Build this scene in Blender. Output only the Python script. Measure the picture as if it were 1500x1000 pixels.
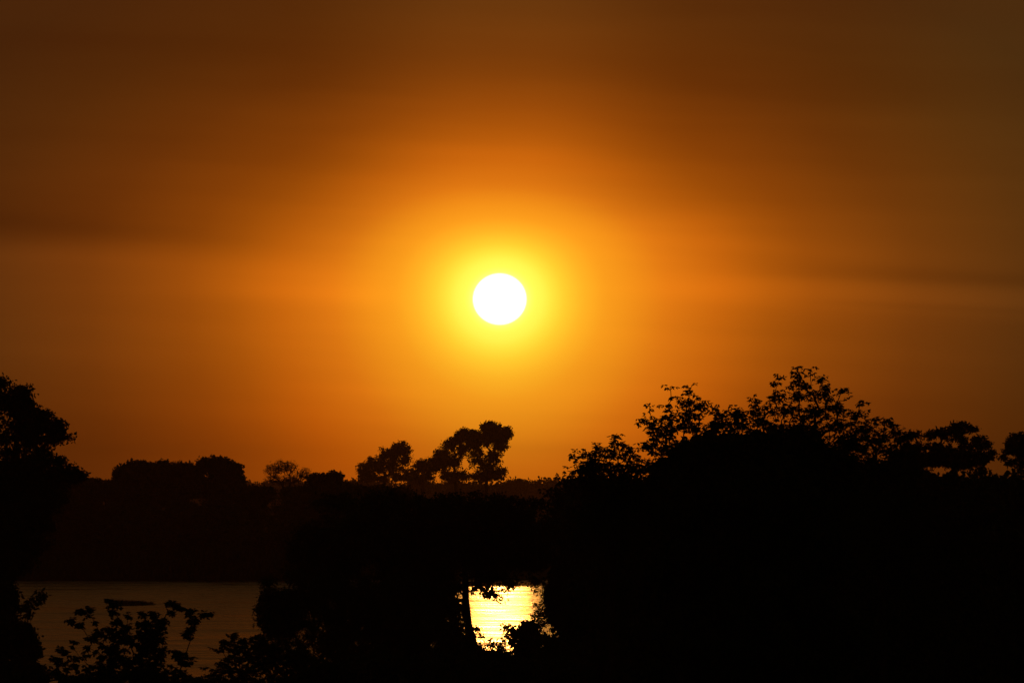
import bpy, math
import numpy as np
from mathutils import Vector

# ------------------------------------------------------------------ scene basics
S = bpy.context.scene
for o in list(bpy.data.objects):
    bpy.data.objects.remove(o)
COL = S.collection
S.render.engine = 'CYCLES'
S.cycles.use_denoising = True
S.view_settings.view_transform = 'Standard'
S.view_settings.look = 'None'
S.view_settings.exposure = 0.0
S.view_settings.gamma = 1.0
S.render.film_transparent = False
S.cycles.max_bounces = 6
S.cycles.volume_bounces = 0
S.cycles.transparent_max_bounces = 8

# ------------------------------------------------------------------ camera
FPX = 750 / math.tan(math.radians(5.5))          # focal length in photo pixels (telephoto)
EYE = Vector((0, 0, 8.0))
HORIZON = 708.0
PITCH = math.atan((HORIZON - 500) / FPX)
cam = bpy.data.cameras.new('camera')
cam.sensor_width = 36
cam.lens = 18 / math.tan(math.radians(5.5))
cam.clip_start = 0.5
cam.clip_end = 20000
camo = bpy.data.objects.new('camera', cam)
COL.objects.link(camo)
camo.location = EYE
camo.rotation_euler = (math.pi / 2 + PITCH, 0, 0)
S.camera = camo
FWD = Vector((0, math.cos(PITCH), math.sin(PITCH)))
UPV = Vector((0, -math.sin(PITCH), math.cos(PITCH)))
RGT = Vector((1, 0, 0))


def ray(px, py):
    return FWD * FPX + RGT * (px - 750) + UPV * (500 - py)


def P(px, py, d):
    """world point at ground distance d (metres along +Y) seen at photo position px, py"""
    r = ray(px, py)
    return EYE + r * (d / r.y)


# ------------------------------------------------------------------ sun and sky
SUN = ray(732, 438).normalized()
sl = bpy.data.lights.new('sun', 'SUN')
sl.energy = 0.050
sl.angle = math.radians(0.53)
sl.color = (1.0, 0.38, 0.07)
so = bpy.data.objects.new('sun', sl)
COL.objects.link(so)
so.rotation_euler = SUN.to_track_quat('Z', 'Y').to_euler()
so.location = (0, 0, 60)

W = bpy.data.worlds.new('World')
S.world = W
W.use_nodes = True
nt = W.node_tree
nt.nodes.clear()


def N(tree, kind, **kw):
    n = tree.nodes.new(kind)
    for k, v in kw.items():
        setattr(n, k, v)
    return n


def mth(tree, op, a, b=None, c=None, clamp=False):
    n = tree.nodes.new('ShaderNodeMath')
    n.operation = op
    n.use_clamp = clamp
    for i, v in enumerate((a, b, c)):
        if v is None:
            continue
        if isinstance(v, (int, float)):
            n.inputs[i].default_value = v
        else:
            tree.links.new(v, n.inputs[i])
    return n.outputs[0]


def vm(tree, op, a, b=None):
    n = tree.nodes.new('ShaderNodeVectorMath')
    n.operation = op
    for i, v in enumerate((a, b)):
        if v is None:
            continue
        if isinstance(v, (tuple, list, Vector)):
            n.inputs[i].default_value = tuple(v)
        else:
            tree.links.new(v, n.inputs[i])
    return n


def ramp(tree, fac, stops, interp='LINEAR'):
    n = tree.nodes.new('ShaderNodeValToRGB')
    cr = n.color_ramp
    cr.interpolation = interp
    while len(cr.elements) > 1:
        cr.elements.remove(cr.elements[-1])
    for i, (p, c) in enumerate(stops):
        e = cr.elements[0] if i == 0 else cr.elements.new(p)
        e.position = p
        e.color = (c[0], c[1], c[2], 1)
    tree.links.new(fac, n.inputs[0])
    return n.outputs[0]


def maprange(tree, v, a, b, c, d, smooth=True):
    n = tree.nodes.new('ShaderNodeMapRange')
    n.interpolation_type = 'SMOOTHSTEP' if smooth else 'LINEAR'
    tree.links.new(v, n.inputs[0])
    for i, x in enumerate((a, b, c, d)):
        n.inputs[1 + i].default_value = x
    return n.outputs[0]


def noise(tree, vec, scale, detail=3, rough=0.5):
    n = tree.nodes.new('ShaderNodeTexNoise')
    n.inputs['Scale'].default_value = scale
    n.inputs['Detail'].default_value = detail
    n.inputs['Roughness'].default_value = rough
    tree.links.new(vec, n.inputs['Vector'])
    return n.outputs['Fac']


def build_sky():
    t = nt
    tc = N(t, 'ShaderNodeTexCoord').outputs['Generated']
    d = vm(t, 'NORMALIZE', tc).outputs[0]
    # angular position around the sun, in units of 1/1000 radian-ish (1 unit = 1000 photo px)
    sr = Vector((SUN.y, -SUN.x, 0)).normalized()
    su = sr.cross(SUN).normalized()
    K = FPX / 1000.0
    u = mth(t, 'MULTIPLY', vm(t, 'DOT_PRODUCT', d, sr).outputs['Value'], K)
    v = mth(t, 'MULTIPLY', vm(t, 'DOT_PRODUCT', d, su).outputs['Value'], K)
    # the disc, a little flattened by refraction near the horizon
    vf = mth(t, 'MULTIPLY', v, 1.045)
    front = mth(t, 'LESS_THAN', vm(t, 'DOT_PRODUCT', d, SUN).outputs['Value'], 0.0)
    dist = mth(t, 'ADD', mth(t, 'SQRT', mth(t, 'ADD', mth(t, 'MULTIPLY', u, u), mth(t, 'MULTIPLY', vf, vf))), mth(t, 'MULTIPLY', front, 10.0))
    # hazy aureole: light falls off faster upwards, where the smoke is thinner
    up = mth(t, 'ADD', maprange(t, v, 0.02, 0.24, 1.0, 1.50), maprange(t, v, 0.22, 0.45, 0.0, 0.12))
    dn = maprange(t, v, -0.30, -0.05, 0.88, 1.0)
    kv = mth(t, 'MULTIPLY', up, dn)
    vv = mth(t, 'MULTIPLY', v, kv)
    behind = mth(t, 'LESS_THAN', vm(t, 'DOT_PRODUCT', d, SUN).outputs['Value'], 0.0)
    uu = mth(t, 'MULTIPLY', u, 0.94)
    r2 = mth(t, 'ADD', mth(t, 'MULTIPLY', uu, uu), mth(t, 'MULTIPLY', vv, vv))
    r = mth(t, 'ADD', mth(t, 'SQRT', r2), mth(t, 'MULTIPLY', behind, 10.0))
    # streaks of smoke: long, flat, sinking slightly to the right
    w = mth(t, 'ADD', v, mth(t, 'MULTIPLY', u, 0.045))
    cmb = N(t, 'ShaderNodeCombineXYZ')
    t.links.new(mth(t, 'MULTIPLY', u, 0.9), cmb.inputs[0])
    t.links.new(mth(t, 'MULTIPLY', w, 7.5), cmb.inputs[1])
    cmb.inputs[2].default_value = 3.7
    n1 = noise(t, cmb.outputs[0], 1.0, 3, 0.5)
    cmb2 = N(t, 'ShaderNodeCombineXYZ')
    t.links.new(mth(t, 'MULTIPLY', u, 2.0), cmb2.inputs[0])
    t.links.new(mth(t, 'MULTIPLY', w, 26.0), cmb2.inputs[1])
    cmb2.inputs[2].default_value = 9.1
    n2 = noise(t, cmb2.outputs[0], 1.0, 2, 0.5)

    def band(centre, width, amp):
        x = mth(t, 'DIVIDE', mth(t, 'SUBTRACT', w, centre), width)
        g = mth(t, 'EXPONENT', mth(t, 'MULTIPLY', mth(t, 'MULTIPLY', x, x), -1.0))
        return mth(t, 'MULTIPLY', g, amp)
    left = maprange(t, u, -0.65, -0.25, 1.0, 0.0)
    right = maprange(t, u, 0.25, 0.65, 0.0, 1.0)
    side = maprange(t, mth(t, 'ABSOLUTE', u), 0.10, 0.45, 0.0, 1.0)
    f = mth(t, 'ADD', mth(t, 'MULTIPLY', mth(t, 'SUBTRACT', n1, 0.5), 0.30), mth(t, 'MULTIPLY', mth(t, 'SUBTRACT', n2, 0.5), 0.16))
    f = mth(t, 'ADD', f, mth(t, 'MULTIPLY', mth(t, 'MULTIPLY', side, maprange(t, u, -0.1, 0.1, 0.55, 1.0)), band(0.030, 0.024, 0.27)))
    midl = mth(t, 'MULTIPLY', maprange(t, u, -0.60, -0.35, 0.0, 1.0), maprange(t, u, -0.20, -0.08, 1.0, 0.0))
    f = mth(t, 'ADD', f, mth(t, 'MULTIPLY', midl, band(0.000, 0.022, 0.13)))
    f = mth(t, 'ADD', f, mth(t, 'MULTIPLY', right, band(0.017, 0.006, -0.10)))
    f = mth(t, 'ADD', f, mth(t, 'MULTIPLY', left, band(0.078, 0.026, -0.16)))
    f = mth(t, 'ADD', f, mth(t, 'MULTIPLY', right, band(0.060, 0.012, -0.15)))
    f = mth(t, 'ADD', f, band(0.34, 0.035, -0.08))
    # thicker smoke above the sun on both sides
    lf = mth(t, 'MULTIPLY', maprange(t, v, 0.00, 0.17, 0.0, 1.0), maprange(t, u, -0.32, -0.03, -0.36, 0.0))
    rg = mth(t, 'MULTIPLY', maprange(t, v, 0.05, 0.22, 0.0, 1.0), maprange(t, u, 0.03, 0.30, 0.0, -0.34))
    rg = mth(t, 'MULTIPLY', rg, maprange(t, u, 0.45, 0.75, 1.0, 0.35))
    f = mth(t, 'ADD', f, mth(t, 'ADD', lf, rg))
    low = mth(t, 'MULTIPLY', maprange(t, v, -0.22, -0.04, -0.20, 0.0), maprange(t, mth(t, 'ABSOLUTE', u), 0.2, 0.6, 0.0, 1.0))
    f = mth(t, 'ADD', f, low)
    damp = maprange(t, r, 0.06, 0.25, 0.0, 1.0)
    f = mth(t, 'ADD', mth(t, 'MULTIPLY', f, damp), 1.0)
    f = mth(t, 'MULTIPLY', f, maprange(t, r, 0.12, 0.30, 1.0, 0.94))
    f = mth(t, 'MAXIMUM', f, 0.3)
    stops = [
        (0.000, (1.5, 1.3, 0.40)),
        (0.038, (1.5, 1.25, 0.22)),
        (0.046, (1.4, 1.10, 0.11)),
        (0.060, (1.3, 1.00, 0.085)),
        (0.072, (1.25, 0.86, 0.055)),
        (0.090, (1.15, 0.67, 0.032)),
        (0.115, (1.10, 0.49, 0.020)),
        (0.145, (1.02, 0.36, 0.013)),
        (0.180, (0.94, 0.295, 0.010)),
        (0.230, (0.80, 0.205, 0.007)),
        (0.300, (0.63, 0.145, 0.0045)),
        (0.370, (0.44, 0.100, 0.0034)),
        (0.430, (0.33, 0.074, 0.0032)),
        (0.570, (0.188, 0.045, 0.0036)),
        (0.730, (0.105, 0.031, 0.0042)),
        (0.900, (0.056, 0.0230, 0.0050)),
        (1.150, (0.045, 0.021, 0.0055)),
        (2.000, (0.105, 0.050, 0.0130)),  # unseen upper sky from here on, brightened to light the river and foliage
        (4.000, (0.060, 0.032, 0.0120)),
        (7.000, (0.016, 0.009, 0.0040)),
    ]
    # square-root spacing keeps the ramp precise near the disc
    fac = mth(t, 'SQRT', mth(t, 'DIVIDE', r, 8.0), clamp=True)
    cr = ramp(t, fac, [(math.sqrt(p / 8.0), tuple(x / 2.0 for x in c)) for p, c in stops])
    # the smoke to the right is a little greyer
    olive = mth(t, 'MULTIPLY', maprange(t, u, 0.30, 0.80, 0.0, 1.0), maprange(t, v, -0.05, 0.15, 0.35, 1.0))
    mx = N(t, 'ShaderNodeMix', data_type='RGBA')
    t.links.new(olive, mx.inputs[0])
    mx.inputs[6].default_value = (2.0, 2.0, 2.0, 1)
    mx.inputs[7].default_value = (1.78, 2.25, 2.2, 1)
    a = vm(t, 'MULTIPLY', cr, mx.outputs[2]).outputs[0]
    # redder through the long path of air low down
    mlow = N(t, 'ShaderNodeMix', data_type='RGBA')
    t.links.new(mth(t, 'MULTIPLY', maprange(t, v, -0.24, -0.04, 1.0, 0.0), maprange(t, r, 0.14, 0.34, 0.0, 1.0)), mlow.inputs[0])
    mlow.inputs[6].default_value = (1, 1, 1, 1)
    mlow.inputs[7].default_value = (1.02, 0.82, 0.55, 1)
    a = vm(t, 'MULTIPLY', a, mlow.outputs[2]).outputs[0]
    # duller olive smoke high up, away from the sun
    mhi = N(t, 'ShaderNodeMix', data_type='RGBA')
    t.links.new(mth(t, 'MULTIPLY', maprange(t, v, 0.08, 0.38, 0.0, 1.0), maprange(t, r, 0.30, 0.75, 0.0, 1.0)), mhi.inputs[0])
    mhi.inputs[6].default_value = (1, 1, 1, 1)
    mhi.inputs[7].default_value = (0.84, 1.06, 1.05, 1)
    a = vm(t, 'MULTIPLY', a, mhi.outputs[2]).outputs[0]
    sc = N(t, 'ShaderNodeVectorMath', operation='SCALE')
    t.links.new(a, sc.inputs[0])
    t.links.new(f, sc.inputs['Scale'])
    # the disc of the sun itself
    disc = maprange(t, dist, 0.0345, 0.0410, 1.0, 0.0)
    dv = N(t, 'ShaderNodeVectorMath', operation='SCALE')
    dv.inputs[0].default_value = (6.0, 4.6, 2.6)
    t.links.new(disc, dv.inputs['Scale'])
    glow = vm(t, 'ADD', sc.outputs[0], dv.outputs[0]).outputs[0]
    # clear-air sky behind the smoke
    sky = N(t, 'ShaderNodeTexSky')
    sky.sky_type = 'NISHITA'
    sky.sun_disc = False
    sky.sun_elevation = math.asin(SUN.z)
    sky.sun_rotation = math.atan2(SUN.x, SUN.y)
    sky.dust_density = 6.0
    sky.air_density = 1.5
    tint = vm(t, 'MULTIPLY', sky.outputs[0], (0.05, 0.018, 0.004)).outputs[0]
    b1 = N(t, 'ShaderNodeBackground')
    b1.inputs[1].default_value = 0.10
    t.links.new(tint, b1.inputs[0])
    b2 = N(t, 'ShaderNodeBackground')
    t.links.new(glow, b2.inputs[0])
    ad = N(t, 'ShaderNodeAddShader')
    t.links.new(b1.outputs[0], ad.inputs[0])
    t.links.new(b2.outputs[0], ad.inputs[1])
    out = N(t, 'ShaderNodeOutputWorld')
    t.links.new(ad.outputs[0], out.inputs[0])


build_sky()
W.cycles.sampling_method = 'MANUAL'
W.cycles.sample_map_resolution = 2048

# ------------------------------------------------------------------ helpers


def tag(o, label=None, cat=None, group=None, kind=None):
    if label:
        o['label'] = label
    if cat:
        o['category'] = cat
    if group:
        o['group'] = group
    if kind:
        o['kind'] = kind
    return o


def mesh_obj(name, verts, faces_flat, sizes, mat, parent=None):
    """verts (n,3) array, flat vertex index list, face sizes -> one mesh object"""
    verts = np.asarray(verts, dtype=np.float32)
    faces_flat = np.asarray(faces_flat, dtype=np.int32)
    sizes = np.asarray(sizes, dtype=np.int32)
    me = bpy.data.meshes.new(name)
    me.vertices.add(len(verts))
    me.vertices.foreach_set('co', verts.ravel())
    me.loops.add(len(faces_flat))
    me.loops.foreach_set('vertex_index', faces_flat)
    me.polygons.add(len(sizes))
    st = np.concatenate(([0], np.cumsum(sizes)[:-1])).astype(np.int32)
    me.polygons.foreach_set('loop_start', st)
    me.polygons.foreach_set('loop_total', sizes)
    me.update(calc_edges=True)
    me.materials.append(mat)
    o = bpy.data.objects.new(name, me)
    COL.objects.link(o)
    if parent:
        o.parent = parent
    return o


def empty(name, loc):
    o = bpy.data.objects.new(name, None)
    o.location = loc
    o.empty_display_size = 0.3
    COL.objects.link(o)
    return o


# ------------------------------------------------------------------ materials
def leaf_material(name, c1, c2):
    m = bpy.data.materials.new(name)
    m.use_nodes = True
    t = m.node_tree
    b = t.nodes['Principled BSDF']
    oi = N(t, 'ShaderNodeTexCoord').outputs['Object']
    n = noise(t, oi, 1.7, 3)
    col = ramp(t, n, [(0.3, c1), (0.7, c2)])
    t.links.new(col, b.inputs['Base Color'])
    b.inputs['Roughness'].default_value = 0.75
    b.inputs['Specular IOR Level'].default_value = 0.15
    return m


def bark_material(name, c1, c2):
    m = bpy.data.materials.new(name)
    m.use_nodes = True
    t = m.node_tree
    b = t.nodes['Principled BSDF']
    oi = N(t, 'ShaderNodeTexCoord').outputs['Object']
    mp = N(t, 'ShaderNodeMapping')
    mp.inputs['Scale'].default_value = (9, 9, 1.6)
    t.links.new(oi, mp.inputs[0])
    n = noise(t, mp.outputs[0], 2.0, 5, 0.6)
    t.links.new(ramp(t, n, [(0.3, c1), (0.7, c2)]), b.inputs['Base Color'])
    bp = N(t, 'ShaderNodeBump')
    bp.inputs['Strength'].default_value = 0.6
    bp.inputs['Distance'].default_value = 0.03
    t.links.new(n, bp.inputs['Height'])
    t.links.new(bp.outputs[0], b.inputs['Normal'])
    b.inputs['Roughness'].default_value = 0.9
    b.inputs['Specular IOR Level'].default_value = 0.1
    return m


LEAF = leaf_material('green_leaf', (0.030, 0.042, 0.014), (0.060, 0.078, 0.024))
DRYLEAF = leaf_material('dry_leaf', (0.045, 0.045, 0.018), (0.080, 0.072, 0.028))
FARLEAF = leaf_material('far_leaf', (0.034, 0.044, 0.016), (0.066, 0.075, 0.027))
BARK = bark_material('bark', (0.030, 0.022, 0.016), (0.070, 0.054, 0.040))


def ground_material():
    m = bpy.data.materials.new('dry_grass_ground')
    m.use_nodes = True
    t = m.node_tree
    b = t.nodes['Principled BSDF']
    oi = N(t, 'ShaderNodeTexCoord').outputs['Object']
    n = noise(t, oi, 0.06, 6, 0.6)
    n2 = noise(t, oi, 1.2, 4, 0.6)
    c = ramp(t, mth(t, 'ADD', mth(t, 'MULTIPLY', n, 0.6), mth(t, 'MULTIPLY', n2, 0.4)),
             [(0.35, (0.045, 0.042, 0.020)), (0.55, (0.075, 0.062, 0.032)), (0.7, (0.105, 0.082, 0.050))])
    t.links.new(c, b.inputs['Base Color'])
    b.inputs['Roughness'].default_value = 1.0
    b.inputs['Specular IOR Level'].default_value = 0.0
    bp = N(t, 'ShaderNodeBump')
    bp.inputs['Strength'].default_value = 0.5
    bp.inputs['Distance'].default_value = 0.1
    t.links.new(n2, bp.inputs['Height'])
    t.links.new(bp.outputs[0], b.inputs['Normal'])
    return m


def water_material():
    m = bpy.data.materials.new('river_water')
    m.use_nodes = True
    t = m.node_tree
    b = t.nodes['Principled BSDF']
    b.inputs['Base Color'].default_value = (0.020, 0.016, 0.008, 1)
    b.inputs['IOR'].default_value = 1.333
    oi = N(t, 'ShaderNodeTexCoord').outputs['Object']

    def stretched(sx, sy, scale, det, z=0.0):
        mp = N(t, 'ShaderNodeMapping')
        mp.inputs['Scale'].default_value = (sx, sy, 1)
        mp.inputs['Location'].default_value = (z, z, z)
        t.links.new(oi, mp.inputs[0])
        return noise(t, mp.outputs[0], scale, det, 0.55)
    patch = stretched(0.05, 0.16, 1.0, 4)          # wind lanes, tens of metres
    fine = stretched(0.25, 0.9, 1.0, 3, 5.0)       # shorter ripples
    rough = mth(t, 'ADD', mth(t, 'MULTIPLY', patch, 0.44), 0.02)
    rough = mth(t, 'ADD', rough, mth(t, 'MULTIPLY', mth(t, 'SUBTRACT', fine, 0.5), 0.50))
    rough = mth(t, 'MAXIMUM', rough, 0.07)
    t.links.new(rough, b.inputs['Roughness'])
    rip = stretched(0.9, 2.2, 1.0, 4, 2.0)
    bp = N(t, 'ShaderNodeBump')
    bp.inputs['Strength'].default_value = 0.45
    bp.inputs['Distance'].default_value = 0.07
    t.links.new(rip, bp.inputs['Height'])
    t.links.new(bp.outputs[0], b.inputs['Normal'])
    return m


# ------------------------------------------------------------------ the ground and the river
def sstep(x, a, b):
    x = np.clip((x - a) / (b - a), 0, 1)
    return x * x * (3 - 2 * x)


def ground_z(x, y):
    x = np.asarray(x, dtype=float)
    y = np.asarray(y, dtype=float)
    near_edge = 200 + 5 * np.sin(x * 0.045) + 3 * np.sin(x * 0.13 + 1)
    far_edge = 441 + 2.0 * np.sin(x * 0.021 + 0.6) + 0.8 * np.sin(x * 0.09) - 0.03 * np.clip(x, -150, 150)
    near = 5.0 - 1.4 * sstep(y, 20, 90) - 1.0 * sstep(y, 80, 150)
    z = near * (1 - sstep(y, near_edge - 60, near_edge + 14)) - 1.2 * sstep(y, near_edge - 60, near_edge + 14)
    far = 1.1 + 0.25 * np.sin(x * 0.013 + y * 0.006) + 0.2 * np.sin(y * 0.021)
    k = sstep(y, far_edge - 9, far_edge + 9)
    return z * (1 - k) + far * k


def build_ground():
    xs = np.concatenate((np.linspace(-850, -120, 22), np.linspace(-110, 110, 111), np.linspace(120, 850, 22)))
    ys = np.concatenate((np.linspace(-40, 60, 16), np.linspace(64, 230, 70), np.linspace(240, 420, 12),
                         np.linspace(424, 470, 32), np.linspace(480, 1000, 40), np.linspace(1030, 3500, 50)))
    X, Y = np.meshgrid(xs, ys)
    Z = ground_z(X, Y)
    rs = np.random.default_rng(5)
    Z = Z + rs.normal(0, 0.03, Z.shape)
    V = np.stack((X, Y, Z), -1).reshape(-1, 3)
    nx, ny = len(xs), len(ys)
    i = np.arange(nx - 1)[None, :] + nx * np.arange(ny - 1)[:, None]
    F = np.stack((i, i + 1, i + 1 + nx, i + nx), -1).reshape(-1)
    o = mesh_obj('ground', V, F, np.full((nx - 1) * (ny - 1), 4), ground_material())
    o.data.polygons.foreach_set('use_smooth', np.ones(len(o.data.polygons), dtype=bool))
    tag(o, 'dark grassy banks and floodplain on both sides of the river', 'ground', kind='structure')
    w = mesh_obj('river', [(-850, 120, 0), (850, 120, 0), (850, 480, 0), (-850, 480, 0)], [0, 1, 2, 3], [4], water_material())
    tag(w, 'wide calm river reflecting the orange sky and the sun', 'river', kind='structure')


build_ground()


# ------------------------------------------------------------------ plants
def leaf_geo(c, axis, side, L, Wd, fold=0.25):
    """leaf blades: c base points (n,3), axis unit (n,3), side unit (n,3), lengths, widths"""
    n = len(c)
    nrm = np.cross(axis, side)
    L = L[:, None]
    Wd = Wd[:, None]
    b = c
    tip = c + axis * L - nrm * L * 0.10
    r1 = c + axis * L * 0.30 + side * Wd * 0.42 + nrm * Wd * fold
    r2 = c + axis * L * 0.68 + side * Wd * 0.40 + nrm * Wd * fold
    l1 = c + axis * L * 0.30 - side * Wd * 0.42 + nrm * Wd * fold
    l2 = c + axis * L * 0.68 - side * Wd * 0.40 + nrm * Wd * fold
    V = np.stack((b, r1, r2, tip, l2, l1), 1).reshape(-1, 3)
    o = (np.arange(n) * 6)[:, None]
    F = np.concatenate((o + np.array([[0, 1, 2, 3]]), o + np.array([[0, 3, 4, 5]])), 1).reshape(-1)
    return V, F, np.full(2 * n, 4)


def unit(v):
    return v / np.maximum(np.linalg.norm(v, axis=-1, keepdims=True), 1e-9)


def tubes(A, B, ra, rb, sides=5):
    n = len(A)
    ax = unit(B - A)
    ref = np.where(np.abs(ax[:, 2:3]) > 0.9, np.array([[1.0, 0, 0]]), np.array([[0, 0, 1.0]]))
    s = unit(np.cross(ax, ref))
    t = np.cross(ax, s)
    ang = np.arange(sides) * 2 * math.pi / sides
    ring = s[:, None, :] * np.cos(ang)[None, :, None] + t[:, None, :] * np.sin(ang)[None, :, None]
    VA = A[:, None, :] + ring * ra[:, None, None]
    VB = B[:, None, :] + ring * rb[:, None, None]
    V = np.concatenate((VA, VB), 1).reshape(-1, 3)
    k = np.arange(sides)
    kn = (k + 1) % sides
    q = np.stack((k, kn, kn + sides, k + sides), -1).reshape(-1)
    F = ((np.arange(n) * 2 * sides)[:, None] + q[None, :]).reshape(-1)
    return V, F, np.full(n * sides, 4)


def grow(stem, tips, rs, wander=0.06, updraft=0.12):
    """stem: list of points root->fork; tips: (n,3). Returns nodes, parent index, tip node ids."""
    nodes = [np.array(p, float) for p in stem]
    par = [-1] + list(range(len(stem) - 1))
    plen = [0.0]
    for i in range(1, len(nodes)):
        plen.append(plen[-1] + np.linalg.norm(nodes[i] - nodes[i - 1]))
    start = max(1, int(len(stem) * 0.55))
    usable = [False] * len(nodes)
    for i in range(start, len(nodes)):
        usable[i] = True
    fork = nodes[-1]
    order = np.argsort(np.linalg.norm(tips - fork, axis=1) + rs.uniform(0, 0.2, len(tips)))
    tipnode = np.zeros(len(tips), int)
    for ti in order:
        p = tips[ti]
        arr = np.array(nodes)
        d = np.linalg.norm(arr - p, axis=1)
        cost = d + 0.22 * np.array(plen) + np.where(arr[:, 2] > p[2] + 0.1 * d, 0.5 * d, 0)
        cost[~np.array(usable)] = 1e9
        j = int(np.argmin(cost))
        L = d[j]
        k = 3
        a = arr[j]
        prev = j
        for s in range(1, k + 1):
            f = s / k
            q = a + (p - a) * f
            if s < k:
                q = q + rs.normal(0, wander * L, 3) + np.array([0, 0, updraft * L * math.sin(math.pi * f) * 0.6])
            nodes.append(q)
            par.append(prev)
            plen.append(plen[prev] + L / k)
            usable.append(True)
            prev = len(nodes) - 1
        tipnode[ti] = prev
    return np.array(nodes), np.array(par), tipnode


def branch_radii(par, r_tip, r_root):
    n = len(par)
    acc = np.zeros(n)
    has = np.zeros(n, bool)
    for i in range(n):
        if par[i] >= 0:
            has[par[i]] = True
    e = 2.2
    for i in range(n - 1, -1, -1):
        if not has[i]:
            acc[i] += 1.0
        if par[i] >= 0:
            acc[par[i]] += acc[i]
    r = acc ** (1 / e)
    r = r_tip + (r_root - r_tip) * (r - 1) / max(r[0] - 1, 1e-6)
    return r


PLANTS = []


def plant(name, label, cat, d, base_px, blobs, leaf, per, sigma, trunk_r=0.12, style='scatter', seed=0, group=None,
          depth=0.8, mat=None, stem_px=None, twig_r=0.006, shell=2.4, stems=1, droop=0.25, wander=0.06, crown='crown',
          trunk='trunk', base_d=None):
    """One tree or bush: an Empty at its foot with a branching trunk mesh and a leaf mesh.
    blobs: lumps of the crown as (photo x, photo y, radius x, radius y, number of twigs) at distance d."""
    rs = np.random.default_rng(1000 + seed)
    m_px = d / FPX
    bd = base_d or d
    bx = float(P(base_px, 700, bd).x)
    bz = float(ground_z(bx, bd))
    base = np.array((bx, bd, bz - 0.08))
    root = empty(name, base)
    tag(root, label, cat, group)
    tips = []
    one = leaf[0] * leaf[1] * 0.62 * 0.6 / (m_px * m_px) * per * (7 if style == 'palmate' else 1)
    for (px, py, rx, ry, n) in blobs:
        if isinstance(n, float):                       # leaf cover of the lump instead of a number of twigs
            n = max(2, int(round(n * math.pi * (rx + 4) * (ry + 4) / one)))
        c = np.array(P(px, py, d))
        rxm, rym = rx * m_px, ry * m_px
        v = unit(rs.normal(0, 1, (n, 3)))
        rad = rs.uniform(0, 1, (n, 1)) ** (1 / shell)
        q = v * rad * np.array([[rxm, rxm * depth, rym]])
        c = c + np.array([0, rs.uniform(-0.25, 0.25) * rxm * depth, 0])
        tips.append(c + q)
    tips = np.concatenate(tips)
    gz = ground_z(tips[:, 0], tips[:, 1]) + 0.15
    tips[:, 2] = np.maximum(tips[:, 2], gz)
    # stem from the foot to the fork
    if stem_px:
        pts = [base] + [np.array(P(x, y, d)) for (x, y) in stem_px]
    else:
        lo = np.quantile(tips[:, 2], 0.12)
        mid = np.median(tips, axis=0)
        top = np.array((bx * 0.55 + mid[0] * 0.45, d, max(bz + 0.3, lo)))
        pts = [base, base * 0.6 + top * 0.4 + np.array((rs.normal(0, .04), 0, 0)) * (top[2] - bz), top]
    stem = [pts[0]]
    for a, b in zip(pts[:-1], pts[1:]):
        seg = 3
        for s in range(1, seg + 1):
            stem.append(a + (b - a) * s / seg)
    if stems > 1:
        # several stems fan out straight from the foot
        stem = [base, base + np.array((0, 0, 0.06)), base + np.array((0, 0, 0.12))]
    nodes, par, tipnode = grow(stem, tips, rs, wander)
    rad = branch_radii(par, twig_r, trunk_r)
    rad[0] *= 1.25
    A = nodes[par[1:]] - base
    B = nodes[1:] - base
    ra = np.minimum(rad[par[1:]], rad[1:] * 1.6)
    ra[: len(stem) - 1] = rad[par[1:len(stem)]]
    V, F, Z = tubes(A, B, ra, rad[1:], 6)
    if len(stem) > 3 or stems > 1:
        mesh_obj(trunk, V, F, Z, BARK, root)
    # leaves
    n = len(tips)
    L0, W0 = leaf
    if style == 'palmate':
        # rosettes of drooping leaflets at the twig ends and a little way back along them
        k = per
        cen = np.repeat(tips, k, axis=0)
        back = np.repeat(nodes[par[tipnode]], k, axis=0)
        f = rs.uniform(0, 0.8, (len(cen), 1)) ** 1.5
        cen = cen + (back - cen) * f + rs.normal(0, sigma, cen.shape) * np.array([1, 1, 0.7])
        nl = 7
        c = np.repeat(cen, nl, axis=0)
        az = rs.uniform(0, 2 * math.pi, len(c))
        dr = rs.uniform(0.0, 1.5, len(c)) + np.repeat(rs.normal(0, 0.25, len(cen)), nl)
        axis = unit(np.stack((np.cos(az), np.sin(az), -dr), -1))
        c = c + axis * L0 * 0.12
        tilt = rs.normal(0, 0.5, (len(c), 3))
        side = unit(np.cross(axis, np.array([[0, 0, 1.0]]) + tilt))
        L = L0 * rs.uniform(0.6, 1.15, len(c))
    else:
        cen = np.repeat(tips, per, axis=0)
        back = np.repeat(nodes[par[tipnode]], per, axis=0)
        f = rs.uniform(0, 1, (len(cen), 1)) ** 1.5
        sg = np.repeat(rs.uniform(0.55, 1.35, n), per)[:, None] * sigma
        c = cen + (back - cen) * f * 0.7 + np.clip(rs.normal(0, 1, cen.shape), -1.7, 1.7) * sg * np.array([1, 1, 0.75])
        axis = unit(rs.normal(0, 1, c.shape) + np.array([[0, 0, -droop * 2]]))
        side = unit(np.cross(axis, rs.normal(0, 1, c.shape)))
        L = L0 * rs.uniform(0.55, 1.25, len(c))
    if style == 'palmate':
        kp = rs.uniform(0, 1, len(c)) > 0.22
        c, axis, side, L = c[kp], axis[kp], side[kp], L[kp]
    Wd = W0 / L0 * L * rs.uniform(0.8, 1.2, len(c))
    gz = ground_z(c[:, 0], c[:, 1])
    keep = c[:, 2] > gz + 0.02
    V, F, Z = leaf_geo((c - base)[keep], axis[keep], side[keep], L[keep], Wd[keep])
    mesh_obj(crown, V, F, Z, mat or LEAF, root)
    PLANTS.append(root)
    return root


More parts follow.
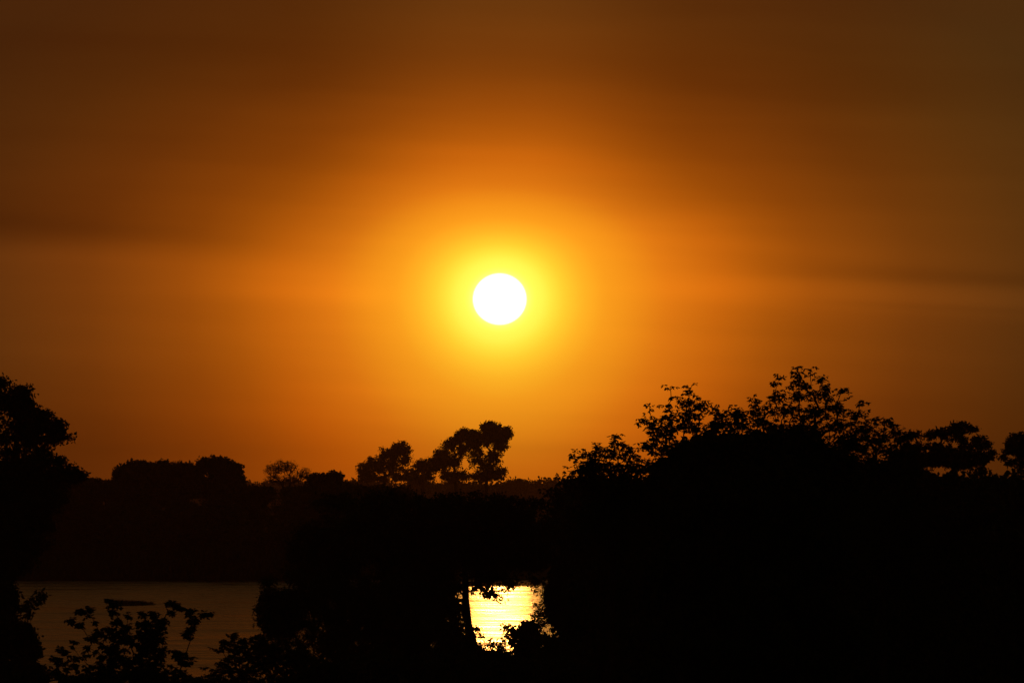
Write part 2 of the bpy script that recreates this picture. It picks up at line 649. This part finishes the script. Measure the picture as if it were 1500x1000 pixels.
def blades(name, label, cat, spots, hgt, wid, mat, seed, group=None, kind=None):
    """a tuft of upright reeds or grass; spots (n,3) world feet"""
    rs = np.random.default_rng(seed)
    spots = np.asarray(spots)
    base = spots.mean(axis=0)
    n = len(spots)
    axis = unit(rs.normal(0, 0.35, (n, 3)) + np.array([[0, 0, 1.0]]))
    side = unit(np.cross(axis, rs.normal(0, 1, (n, 3))))
    L = hgt * rs.uniform(0.4, 1.15, n)
    V, F, Z = leaf_geo(spots - base, axis, side, L, np.full(n, wid))
    o = mesh_obj(name, V, F, Z, mat)
    o.location = base
    tag(o, label, cat, group, kind)
    return o


# ================================================================== far distance
def distant_wood():
    rs = np.random.default_rng(77)
    Vs, Fs, Zs = [], [], []
    off = 0
    n = 330
    cs = []
    for i in range(n):
        y = rs.uniform(1700, 2300)
        px = rs.uniform(-260, 1760)
        c = P(px, 700, y)
        top = 703.5 + 2.5 * math.sin(px * 0.021) + rs.normal(0, 2.2) - (4 if rs.uniform() < 0.06 else 0)
        if 90 < px < 180:
            top -= 3
        ztop = P(px, top, y).z
        cs.append((c.x, y, ztop))
    for (x, y, zt) in cs:
        k = 260
        h = zt - 1.0
        r = rs.uniform(3.0, 6.5)
        v = unit(rs.normal(0, 1, (k, 3))) * rs.uniform(0.3, 1, (k, 1)) ** 0.5
        c = np.array((x, y, 1.0 + h * 0.55)) + v * np.array((r, r, h * 0.45))
        axis = unit(rs.normal(0, 1, (k, 3)))
        side = unit(np.cross(axis, rs.normal(0, 1, (k, 3))))
        V, F, Z = leaf_geo(c, axis, side, rs.uniform(0.7, 1.5, k), rs.uniform(0.5, 0.9, k))
        Vs.append(V)
        Fs.append(F + off)
        Zs.append(Z)
        off += len(V)
    o = mesh_obj('distant_woodland', np.concatenate(Vs), np.concatenate(Fs), np.concatenate(Zs), FARLEAF)
    tag(o, 'low even line of distant woodland along the horizon', 'woodland', kind='stuff')


distant_wood()

G_FAR = 'riverside trees in the cluster left of the sun path'
FARK = dict(cat='tree', group=None, mat=FARLEAF, twig_r=0.03, depth=0.9, shell=2.0)


def fartree(label, base_px, d, blobs, seed, per=46, leaf=(0.46, 0.28), sigma=0.46, trunk_r=0.45, **kw):
    a = dict(FARK)
    a.update(kw)
    a['group'] = G_FAR
    return plant('riverside_tree', label, d=d, base_px=base_px, blobs=blobs, leaf=leaf, per=per, sigma=sigma,
                 trunk_r=trunk_r, seed=seed, **a)


# the cluster just left of the sun's path, on the far floodplain
fartree('low spreading tree at the left end of the far cluster, crown rising to the right', 560, 1250,
        [(533, 688, 12, 9, 26), (549, 680, 16, 12, 42), (570, 666, 16, 12, 46), (588, 658, 14, 10, 46), (595, 672, 8, 10, 16), (572, 685, 26, 12, 44), (545, 698, 24, 7, 36), (582, 699, 24, 7, 30)], 1)
fartree('small round tree in the dip between two taller crowns of the far cluster', 620, 1270,
        [(617, 680, 13, 10, 28), (606, 692, 14, 9, 22), (630, 688, 14, 12, 30), (618, 700, 24, 6, 40)], 2)
fartree('airy middle tree of the far cluster, sky showing through its crown', 668, 1240,
        [(648, 664, 11, 9, 26), (660, 651, 10, 9, 24), (682, 637, 14, 9, 52), (670, 643, 9, 9, 20), (640, 678, 14, 13, 38), (660, 676, 18, 16, 46), (684, 656, 14, 12, 26), (668, 697, 28, 9, 60)], 3)
fartree('tallest tree of the far cluster with a broad rounded head leaning right', 708, 1230,
        [(718, 625, 15, 8, 46), (727, 632, 18, 12, 60), (740, 637, 12, 12, 50), (712, 642, 12, 10, 26), (733, 652, 12, 9, 30), (726, 668, 12, 14, 28), (714, 684, 14, 12, 30), (698, 672, 16, 16, 26), (702, 650, 10, 12, 18), (697, 638, 10, 8, 34), (692, 650, 10, 9, 20), (706, 697, 28, 8, 60), (732, 692, 10, 9, 24)], 4)

# trees along the far bank on the left
G_BANK = 'trees along the far bank on the left'


def banktree(label, base_px, d, blobs, seed, per=70, leaf=(0.30, 0.19), sigma=0.26, name='bank_tree', **kw):
    a = dict(trunk_r=0.2, mat=FARLEAF, twig_r=0.015, depth=0.9, shell=2.2, group=G_BANK)
    a.update(kw)
    return plant(name, label, 'tree' if name == 'bank_tree' else 'bush', d, base_px, blobs, leaf, per, sigma, seed=seed, **a)


banktree('dense round-topped tree at the left of the far-bank clump, behind the dark bank', 202, 500,
         [(184, 692, 14, 9, 40), (203, 685, 14, 9, 50), (222, 694, 16, 14, 40), (200, 726, 40, 30, 120), (200, 790, 44, 50, 130)], 11)
banktree('broad flat-topped tree in the middle of the far-bank clump', 256, 510,
         [(238, 687, 14, 9, 40), (262, 688, 18, 9, 50), (274, 692, 12, 10, 40), (286, 694, 10, 10, 40), (255, 715, 38, 26, 110), (255, 780, 40, 60, 130)], 12)
banktree('tallest domed tree of the far-bank clump, steep on its right side', 318, 495,
         [(302, 683, 16, 10, 50), (322, 681, 16, 9, 50), (339, 690, 12, 10, 44), (346, 704, 8, 10, 30), (320, 715, 34, 28, 110), (320, 785, 38, 55, 130)], 13)
banktree('thin twiggy tree with a see-through crown standing up from the far bank', 415, 470,
         [(400, 690, 12, 12, 90), (411, 683, 13, 9, 90), (424, 684, 12, 9, 80), (444, 692, 10, 8, 70), (436, 700, 10, 6, 40), (414, 702, 28, 7, 110), (415, 740, 34, 30, 140), (415, 805, 38, 44, 150)], 14,
         per=7, leaf=(0.16, 0.045), sigma=0.14, wander=0.10, twig_r=0.014, trunk_r=0.14, shell=3.0)
banktree('small rounded tree right of the thin twiggy one on the far bank', 478, 480,
         [(468, 702, 14, 6, 30), (488, 701, 11, 6, 26), (478, 730, 30, 24, 90), (478, 790, 36, 50, 120)], 15)

G_BUSH = 'bushes massed along the far bank'
for i, (px, d, top, lab) in enumerate([
        (62, 462, 706, 'dark bush on the far bank under the big left tree'),
        (112, 468, 699, 'dark bush on the far bank just right of the big left tree'),
        (152, 464, 702, 'dark bush filling the gap left of the far-bank clump'),
        (212, 456, 742, 'low dark bush at the water below the left dome of the clump'),
        (272, 458, 736, 'low dark bush at the water below the middle of the clump'),
        (332, 455, 740, 'low dark bush at the water below the tall dome of the clump'),
        (372, 466, 711, 'dark bush between the tall dome and the thin twiggy tree'),
        (440, 460, 712, 'dark bush at the foot of the thin twiggy tree'),
        (520, 462, 709, 'dark bush below the left end of the far cluster'),
        (575, 466, 711, 'dark bush below the low spreading tree of the far cluster')]):
    hh = (850 - top) / 2
    banktree(lab, px, d, [(px - 14, top + 10, 14, 8, 24), (px + 13, top + 12, 15, 8, 24), (px, top + 16, 26, 12, 40), (px - 8, top + hh * 0.8, 36, hh * 0.6, 120), (px + 8, 846 - hh * 0.4, 38, hh * 0.5, 130)],
             30 + i, name='bank_bush', group=G_BUSH, per=60)


# reeds on a low islet in the river
def islet():
    rs = np.random.default_rng(8)
    spots = []
    for _ in range(1500):
        u = rs.beta(1.3, 1.6)
        px = 160 + 66 * u
        d = 352 + rs.normal(0, 1.6) * (1 - 0.6 * u)
        c = P(px, 890, d)
        spots.append((c.x, d, -0.05 - 0.12 * u))
    blades('reed_clump', 'low dark clump of reeds standing alone in the river', 'reeds', spots, 0.42, 0.035, DRYLEAF, 9)


islet()


def far_reeds():
    rs = np.random.default_rng(21)
    n = 26000
    px = rs.uniform(-60, 648, n)
    d = 440 + rs.uniform(0, 1, n) ** 1.4 * 13
    x = (px - 750) / FPX * d
    clump = 0.55 + 0.45 * np.sin(x * 0.9 + 1.3 * np.sin(x * 0.37)) * np.sin(x * 0.23 + 2)
    keep = rs.uniform(0, 1, n) < 0.25 + 0.75 * clump
    x, d, clump = x[keep], d[keep], clump[keep]
    z = np.maximum(ground_z(x, d), -0.1)
    spots = np.stack((x, d, z), -1)
    axis = unit(rs.normal(0, 0.22, spots.shape) + np.array([[0, 0, 1.0]]))
    side = unit(np.cross(axis, rs.normal(0, 1, spots.shape)))
    L = rs.uniform(0.5, 1.2, len(x)) * (0.7 + 0.8 * clump)
    base = spots.mean(axis=0)
    V, F, Z = leaf_geo(spots - base, axis, side, L, np.full(len(x), 0.07))
    o = mesh_obj('reed_bed', V, F, Z, FARLEAF)
    o.location = base
    tag(o, 'dark fringe of reeds along the water on the far bank', 'reeds', kind='stuff')


far_reeds()

# ================================================================== near bank, middle distance
# the tree whose trunk stands left of the sun's glitter
plant('waterside_tree', 'dark tree on the near bank whose trunk stands against the sun glitter', 'tree', 130, 684,
      [(640, 792, 90, 36, 220), (560, 790, 100, 40, 220), (480, 800, 60, 40, 170), (740, 792, 70, 38, 210), (690, 742, 100, 20, 150),
       (560, 738, 100, 18, 130), (620, 760, 120, 24, 160), (770, 770, 60, 40, 120), (715, 822, 50, 17, 130), (775, 812, 40, 22, 110), (640, 830, 30, 34, 100), (590, 850, 50, 60, 170), (480, 850, 70, 60, 160),
       (706, 848, 16, 10, 2.4), (732, 846, 18, 7, 2.2), (716, 864, 12, 9, 2.6), (742, 859, 10, 7, 1.7), (700, 858, 8, 10, 2.0), (728, 872, 7, 5, 1.0), (772, 846, 12, 4, 0.9), (786, 852, 8, 8, 1.2), (756, 850, 6, 4, 0.6), (674, 862, 5, 16, 2.6), (672, 895, 5, 16, 2.2), (668, 930, 12, 22, 5.0), (654, 935, 20, 24, 5.0), (684, 945, 12, 14, 4.0), (652, 868, 12, 40, 5.0), (664, 905, 8, 34, 4.5), (664, 860, 7, 12, 1.6), (628, 900, 22, 46, 5.0), (600, 910, 40, 46, 5.0)],
      (0.080, 0.048), 40, 0.10, trunk_r=0.115, seed=50, depth=0.7, shell=2.0, twig_r=0.004,
      stem_px=[(702, 975), (694, 945), (685, 912), (682, 880), (682, 845), (678, 815)])

plant('feathery_bush', 'feathery dark bush with wispy branches at the right edge of the left water', 'bush', 112, 470,
      [(415, 905, 30, 44, 120), (396, 868, 10, 16, 16), (386, 880, 8, 6, 6), (392, 850, 8, 4, 4), (388, 905, 14, 24, 26), (470, 890, 60, 60, 200), (540, 910, 60, 60, 180), (610, 925, 44, 55, 160), (520, 965, 110, 40, 260), (600, 880, 50, 40, 4.5), (560, 900, 60, 40, 4.0)],
      (0.075, 0.024), 70, 0.075, trunk_r=0.05, seed=51, depth=0.8, stems=3, droop=0.1, wander=0.09, twig_r=0.004)

plant('waterside_bush', 'leafy bush below the sun glitter, cutting off its lower edge', 'bush', 118, 760,
      [(762, 922, 13, 9, 1.5), (748, 918, 9, 6, 0.9), (772, 912, 8, 6, 1.2), (776, 918, 12, 10, 30), (768, 940, 22, 18, 5.0), (743, 934, 10, 7, 0.9), (736, 960, 30, 10, 4.5), (716, 946, 10, 6, 0.8), (736, 944, 10, 8, 1.2), (702, 952, 10, 8, 2.0), (700, 925, 6, 8, 0.6), (790, 950, 30, 30, 130), (700, 966, 40, 14, 110), (700, 985, 60, 20, 150), (800, 980, 60, 30, 170), (660, 965, 26, 26, 120)],
      (0.070, 0.045), 44, 0.06, trunk_r=0.04, seed=52, stems=3, twig_r=0.004)

plant('twiggy_bush', 'twiggy bush fringing the right side of the sun glitter', 'bush', 124, 850,
      [(808, 880, 10, 36, 4.0), (796, 856, 6, 10, 0.6), (790, 868, 8, 14, 0.4), (788, 895, 10, 12, 0.7), (794, 905, 12, 16, 1.5), (840, 870, 34, 60, 190), (880, 880, 50, 70, 180)],
      (0.075, 0.022), 36, 0.07, trunk_r=0.05, seed=53, stems=3, wander=0.10, twig_r=0.005)

# dense bushes that fill the dark mass on the right
G_DARK = 'bushes merging into the dark mass on the right'
for i, (px, d, top, hw, lab) in enumerate([
        (870, 150, 704, 58, 'dark bush below the low left end of the right-hand leafy trees'),
        (930, 120, 720, 80, 'dark bush in the shade under the left leafy tree on the right'),
        (1040, 128, 700, 90, 'dark bush in the shade under the middle leafy tree on the right'),
        (1160, 124, 700, 90, 'dark bush in the shade under the tallest leafy tree on the right'),
        (1270, 132, 690, 80, 'dark bush between the tallest leafy tree and the umbrella crown'),
        (1370, 126, 708, 80, 'dark bush below the umbrella crown on the right'),
        (1470, 130, 712, 80, 'dark bush at the right edge below the last tree')]):
    b = []
    for yy in range(int(top) + 24, 1010, 52):
        b += [(px - hw * 0.35, yy + 10, hw * 0.75, 40, 75), (px + hw * 0.35, yy, hw * 0.75, 40, 75)]
    plant('dark_bush', lab, 'bush', d, px, b, (0.16, 0.10), 46, 0.16, trunk_r=0.07, seed=60 + i, group=G_DARK, depth=0.7, stems=3)

# umbrella-crowned trees at the right
G_UMB = 'umbrella-crowned trees at the right edge'
plant('umbrella_tree', 'flat-topped umbrella tree at the right with layered crown and open branches below', 'tree', 150, 1392,
      [(1408, 623, 16, 4, 4.1), (1398, 630, 18, 5, 3.4), (1424, 628, 10, 4, 2.7), (1376, 634, 16, 5, 3.7), (1358, 638, 12, 4, 2.7), (1336, 636, 14, 6, 2.7), (1400, 642, 24, 5, 2.2), (1432, 642, 12, 4, 3.1), (1446, 650, 8, 4, 2.7),
       (1425, 652, 22, 5, 3.1), (1375, 654, 26, 6, 3.1), (1338, 656, 18, 8, 3.4), (1400, 666, 46, 8, 6.0), (1355, 672, 32, 10, 6.0), (1440, 670, 14, 8, 4.4), (1452, 660, 6, 5, 1.7), (1410, 678, 40, 7, 5.1), (1438, 690, 10, 6, 2.7), (1456, 700, 10, 4, 2.7), (1320, 676, 26, 16, 6.0), (1340, 695, 26, 10, 6.0), (1405, 704, 50, 5, 6.0)],
      (0.085, 0.045), 30, 0.055, trunk_r=0.12, seed=70, group=G_UMB, depth=1.2, wander=0.05, twig_r=0.008,
      stem_px=[(1392, 760), (1392, 715), (1393, 695)])
plant('umbrella_tree', 'dense dome tree cut by the right edge of the picture', 'tree', 155, 1530,
      [(1494, 640, 12, 6, 4.0), (1484, 650, 10, 7, 4.0), (1478, 660, 10, 8, 3.0), (1500, 660, 24, 16, 5.0), (1470, 672, 6, 6, 1.4), (1488, 678, 14, 7, 3.0), (1530, 655, 44, 22, 5.0), (1496, 690, 6, 5, 2.0), (1560, 680, 50, 22, 5.0)],
      (0.085, 0.045), 40, 0.06, trunk_r=0.14, seed=71, group=G_UMB, depth=0.9, stem_px=[(1532, 760), (1530, 715), (1526, 690)])

# ================================================================== near, right: leafy trees
G_LEAFY = 'leafy trees with drooping leaflets on the right'
LK = dict(style='palmate', group=G_LEAFY, depth=0.9, twig_r=0.0042)
plant('leafy_tree', 'low leafy tree at the left end of the right-hand trees, next to the open sky', 'tree', 72, 900,
      [(838, 662, 6, 4, 2), (841, 674, 5, 6, 3), (836, 688, 6, 6, 3), (855, 664, 8, 5, 4), (875, 655, 8, 6, 5), (903, 637, 5, 4, 4), (902, 648, 12, 6, 2.2), (890, 662, 22, 8, 2.6), (868, 672, 16, 8, 2.6), (852, 684, 12, 8, 2.2),
       (920, 660, 14, 10, 2.3), (880, 684, 34, 10, 4.6), (925, 686, 26, 18, 3.5), (866, 700, 24, 6, 2.3), (900, 712, 50, 14, 5.0), (900, 765, 60, 46, 5.0)],
      (0.058, 0.023), 3, 0.042, trunk_r=0.05, seed=80, **LK)
plant('leafy_tree', 'middle leafy tree of the right-hand trees, thin shoots standing out of its top', 'tree', 70, 1010,
      [(950, 592, 3, 2, 2), (951, 604, 2, 3, 1), (984, 568, 3, 2, 2), (982, 582, 4, 4, 2), (1013, 563, 3, 2, 2), (1009, 573, 5, 3, 3), (938, 616, 7, 5, 4), (975, 596, 6, 4, 3), (1005, 588, 16, 7, 2.0), (1022, 590, 12, 8, 2.3), (1028, 598, 5, 5, 3),
       (1006, 606, 28, 8, 2.5), (978, 611, 12, 5, 2.0), (955, 620, 12, 7, 2.2), (965, 634, 20, 12, 2.3), (1000, 622, 36, 9, 2.9), (950, 652, 14, 8, 1.7), (985, 655, 40, 16, 3.8), (1050, 640, 36, 18, 4.3),
       (1046, 598, 6, 4, 4), (1060, 606, 12, 6, 2.3), (1082, 604, 20, 8, 3.2), (1070, 620, 34, 10, 3.5), (960, 680, 36, 14, 2.9), (1000, 720, 70, 50, 5.0)],
      (0.058, 0.023), 3, 0.042, trunk_r=0.06, seed=81, **LK)
plant('leafy_tree', 'tallest leafy tree on the right with an open domed crown against the sky', 'tree', 70, 1165,
      [(1166, 540, 5, 2, 3), (1170, 548, 4, 5, 4), (1186, 541, 5, 2, 2), (1188, 554, 3, 3, 2), (1143, 550, 3, 2, 2), (1136, 560, 5, 4, 3), (1202, 556, 4, 4, 3), (1206, 562, 4, 4, 2), (1168, 560, 9, 8, 2.8), (1182, 567, 8, 5, 2.1), (1236, 573, 8, 5, 5),
       (1262, 589, 4, 3, 3), (1212, 570, 6, 5, 4), (1134, 578, 12, 8, 2.2), (1160, 578, 20, 8, 2.0), (1195, 578, 20, 8, 1.8), (1218, 588, 16, 9, 2.1), (1106, 584, 8, 5, 5), (1115, 600, 18, 9, 2.0), (1150, 600, 28, 12, 2.1), (1195, 602, 34, 14, 2.1),
       (1232, 598, 12, 8, 1.8), (1245, 606, 12, 8, 1.5), (1262, 606, 8, 5, 4), (1240, 622, 24, 12, 2.2), (1185, 624, 60, 12, 2.2), (1120, 622, 30, 12, 2.4), (1215, 645, 40, 14, 2.0), (1130, 645, 50, 18, 3.6), (1250, 650, 28, 20, 3.6), (1180, 720, 90, 50, 5.0)],
      (0.058, 0.023), 3, 0.042, trunk_r=0.06, seed=82, **LK)
plant('leafy_tree', 'low leafy tree filling between the tallest leafy one and the umbrella crown', 'tree', 78, 1290,
      [(1280, 614, 6, 3, 4), (1300, 614, 8, 4, 5), (1262, 622, 8, 5, 4), (1276, 626, 16, 7, 2.4), (1304, 622, 10, 7, 2.7), (1285, 640, 28, 10, 3.0), (1316, 634, 10, 7, 2.4), (1325, 645, 14, 8, 2.7), (1290, 658, 34, 10, 2.2), (1320, 664, 24, 10, 2.7), (1275, 678, 34, 12, 3.3), (1310, 690, 44, 16, 4.5), (1290, 770, 70, 60, 5.0)],
      (0.062, 0.025), 3, 0.045, trunk_r=0.06, seed=83, **LK)
plant('rounded_bush', 'solid rounded bush in front of the leafy trees, blocking the sky through them', 'bush', 64, 1110,
      [(1032, 674, 44, 28, 130), (1075, 666, 40, 26, 130), (1120, 668, 60, 30, 140), (1168, 660, 40, 24, 140), (1210, 690, 40, 30, 110), (1100, 720, 130, 54, 300), (985, 725, 50, 46, 120), (1100, 820, 150, 90, 340), (1120, 930, 170, 70, 300)],
      (0.075, 0.042), 80, 0.060, trunk_r=0.06, seed=84, stems=3, depth=0.6)

# ================================================================== left edge tree
plant('broad_tree', 'big dense tree at the left edge with tiered rounded crown', 'tree', 128, -12,
      [(0, 562, 12, 10, 6.8), (-4, 585, 24, 14, 6.8), (28, 574, 14, 8, 6.0), (38, 586, 12, 10, 5.2), (20, 594, 28, 10, 6.0), (48, 604, 16, 9, 6.0), (66, 610, 14, 7, 4.8), (80, 622, 12, 8, 6.0), (85, 634, 10, 8, 4.8), (100, 640, 5, 3, 2.0),
       (58, 624, 28, 10, 6.8), (30, 618, 30, 12, 3.9), (-40, 600, 40, 40, 6.0), (40, 640, 40, 7, 4.5), (74, 643, 18, 6, 3.9), (10, 636, 26, 12, 2.1), (-60, 650, 60, 40, 6.0), (45, 655, 22, 6, 1.5), (10, 660, 30, 10, 2.4),
       (66, 664, 16, 6, 4.5), (60, 674, 28, 7, 6.0), (86, 676, 10, 5, 3.3), (30, 684, 50, 12, 7.0), (100, 688, 18, 6, 4.5), (112, 694, 14, 6, 4.5), (80, 698, 36, 10, 6.8), (-30, 710, 80, 40, 7.0), (40, 725, 60, 34, 7.0), (0, 800, 50, 60, 7.0), (38, 775, 40, 50, 6.0)],
      (0.090, 0.050), 44, 0.085, trunk_r=0.22, seed=90, depth=0.85, stem_px=[(2, 960), (6, 880), (4, 800), (0, 740)])
plant('overhanging_bush', 'leafy bush at the far left holding a low branch out over the water', 'bush', 100, 0,
      [(48, 884, 14, 4, 2.1), (62, 874, 10, 5, 2.6), (34, 887, 10, 4, 1.6), (10, 880, 14, 30, 70), (10, 930, 22, 40, 110), (38, 905, 6, 8, 1.3), (36, 930, 14, 16, 40), (44, 950, 14, 14, 40), (35, 985, 34, 24, 120), (-20, 900, 30, 60, 90)],
      (0.075, 0.045), 40, 0.06, trunk_r=0.05, seed=91, stems=3, twig_r=0.004)

# ================================================================== foreground shrubs, bottom left
G_FG = 'foreground shrubs along the bottom left'
FK = dict(style='palmate', group=G_FG, depth=0.6, stems=3, twig_r=0.0030)
plant('foreground_shrub', 'foreground shrub with open shoots of big leaves in front of the left water', 'shrub', 60, 195,
      [(160, 878, 4, 3, 5), (168, 884, 6, 6, 10), (166, 897, 6, 5, 5), (118, 894, 6, 3, 8), (132, 890, 5, 3, 5), (104, 908, 6, 5, 8), (130, 902, 3, 3, 2), (140, 908, 3, 3, 2), (118, 914, 6, 4, 4), (189, 899, 3, 3, 4), (172, 910, 7, 6, 8),
       (150, 924, 14, 8, 3.8), (170, 924, 12, 10, 3.6), (134, 934, 12, 6, 2.8), (108, 936, 5, 2, 2), (226, 898, 7, 5, 4.9), (206, 912, 12, 5, 5.3), (232, 912, 12, 9, 6.0), (218, 926, 18, 10, 6.0), (188, 918, 10, 6, 3.8), (190, 934, 16, 10, 4.5),
       (248, 882, 4, 3, 5), (258, 885, 4, 3, 4), (266, 888, 4, 3, 5), (251, 894, 4, 4, 4), (280, 896, 5, 5, 8), (282, 910, 6, 6, 10), (298, 900, 4, 3, 5), (308, 898, 3, 2, 4), (274, 926, 8, 5, 10), (282, 918, 5, 6, 5),
       (160, 952, 26, 10, 3.6), (215, 946, 20, 12, 5.8), (236, 956, 10, 10, 4.9), (190, 966, 50, 10, 4.9), (150, 978, 30, 8, 4.9), (262, 956, 14, 6, 3.8), (276, 966, 12, 8, 3.6), (220, 982, 60, 10, 6.0), (160, 994, 80, 10, 6.0), (225, 934, 18, 16, 4.1), (208, 899, 8, 8, 1.6), (176, 939, 20, 14, 1.8), (118, 954, 18, 10, 1.6), (250, 994, 60, 12, 6.0)],
      (0.050, 0.025), 3, 0.016, trunk_r=0.020, seed=92, **FK)
plant('foreground_shrub', 'small foreground shrub between the far left bush and the open shoots', 'shrub', 66, 92,
      [(86, 952, 8, 6, 3.0), (96, 956, 6, 5, 2.0), (106, 962, 5, 5, 2.0), (86, 966, 14, 8, 3.0), (104, 976, 16, 6, 2.0), (76, 985, 26, 8, 4.0), (120, 996, 36, 12, 4.0), (30, 994, 40, 16, 4.0)],
      (0.050, 0.025), 3, 0.018, trunk_r=0.018, seed=93, **FK)
plant('foreground_shrub', 'dense foreground shrub with a crooked bare limb at its left', 'shrub', 70, 370,
      [(342, 930, 8, 5, 3.1), (330, 940, 9, 7, 3.1), (356, 938, 10, 7, 3.4), (322, 950, 8, 5, 2.3), (345, 948, 20, 8, 2.6), (380, 936, 14, 8, 3.9), (385, 950, 30, 14, 5.2), (352, 962, 30, 9, 2.9), (325, 968, 12, 6, 1.6), (300, 978, 6, 4, 1), (350, 980, 44, 12, 4.5), (420, 965, 50, 30, 5.2), (330, 998, 60, 12, 5.2), (480, 985, 60, 24, 6.0), (420, 1000, 80, 14, 5.2)],
      (0.050, 0.025), 3, 0.020, trunk_r=0.025, seed=94, **FK)
plant('undergrowth_bush', 'dark bush along the bottom edge below the trunk by the glitter', 'bush', 84, 600,
      [(560, 985, 70, 24, 160), (640, 985, 60, 24, 150), (720, 992, 60, 18, 140), (800, 990, 60, 24, 150), (600, 1005, 120, 16, 160), (720, 1005, 120, 14, 160)],
      (0.09, 0.05), 60, 0.07, trunk_r=0.05, seed=95, stems=3, depth=0.6)


# ================================================================== haze
def build_haze():
    lo, hi = (-900, -60, -2.6), (900, 3600, 33)
    x0, y0, z0 = lo
    x1, y1, z1 = hi
    V = [(x0, y0, z0), (x1, y0, z0), (x1, y1, z0), (x0, y1, z0), (x0, y0, z1), (x1, y0, z1), (x1, y1, z1), (x0, y1, z1)]
    F = [0, 3, 2, 1, 4, 5, 6, 7, 0, 1, 5, 4, 1, 2, 6, 5, 2, 3, 7, 6, 3, 0, 4, 7]
    m = bpy.data.materials.new('smoky_air')
    m.use_nodes = True
    t = m.node_tree
    t.nodes.clear()
    pv = N(t, 'ShaderNodeVolumePrincipled')
    pv.inputs['Color'].default_value = (0.88, 0.46, 0.20, 1)
    pv.inputs['Density'].default_value = 0.00011
    pv.inputs['Anisotropy'].default_value = 0.7
    out = N(t, 'ShaderNodeOutputMaterial')
    t.links.new(pv.outputs[0], out.inputs['Volume'])
    o = mesh_obj('haze', V, F, [4] * 6, m)
    tag(o, 'thin smoky haze filling the air over the river', 'haze', kind='stuff')


build_haze()
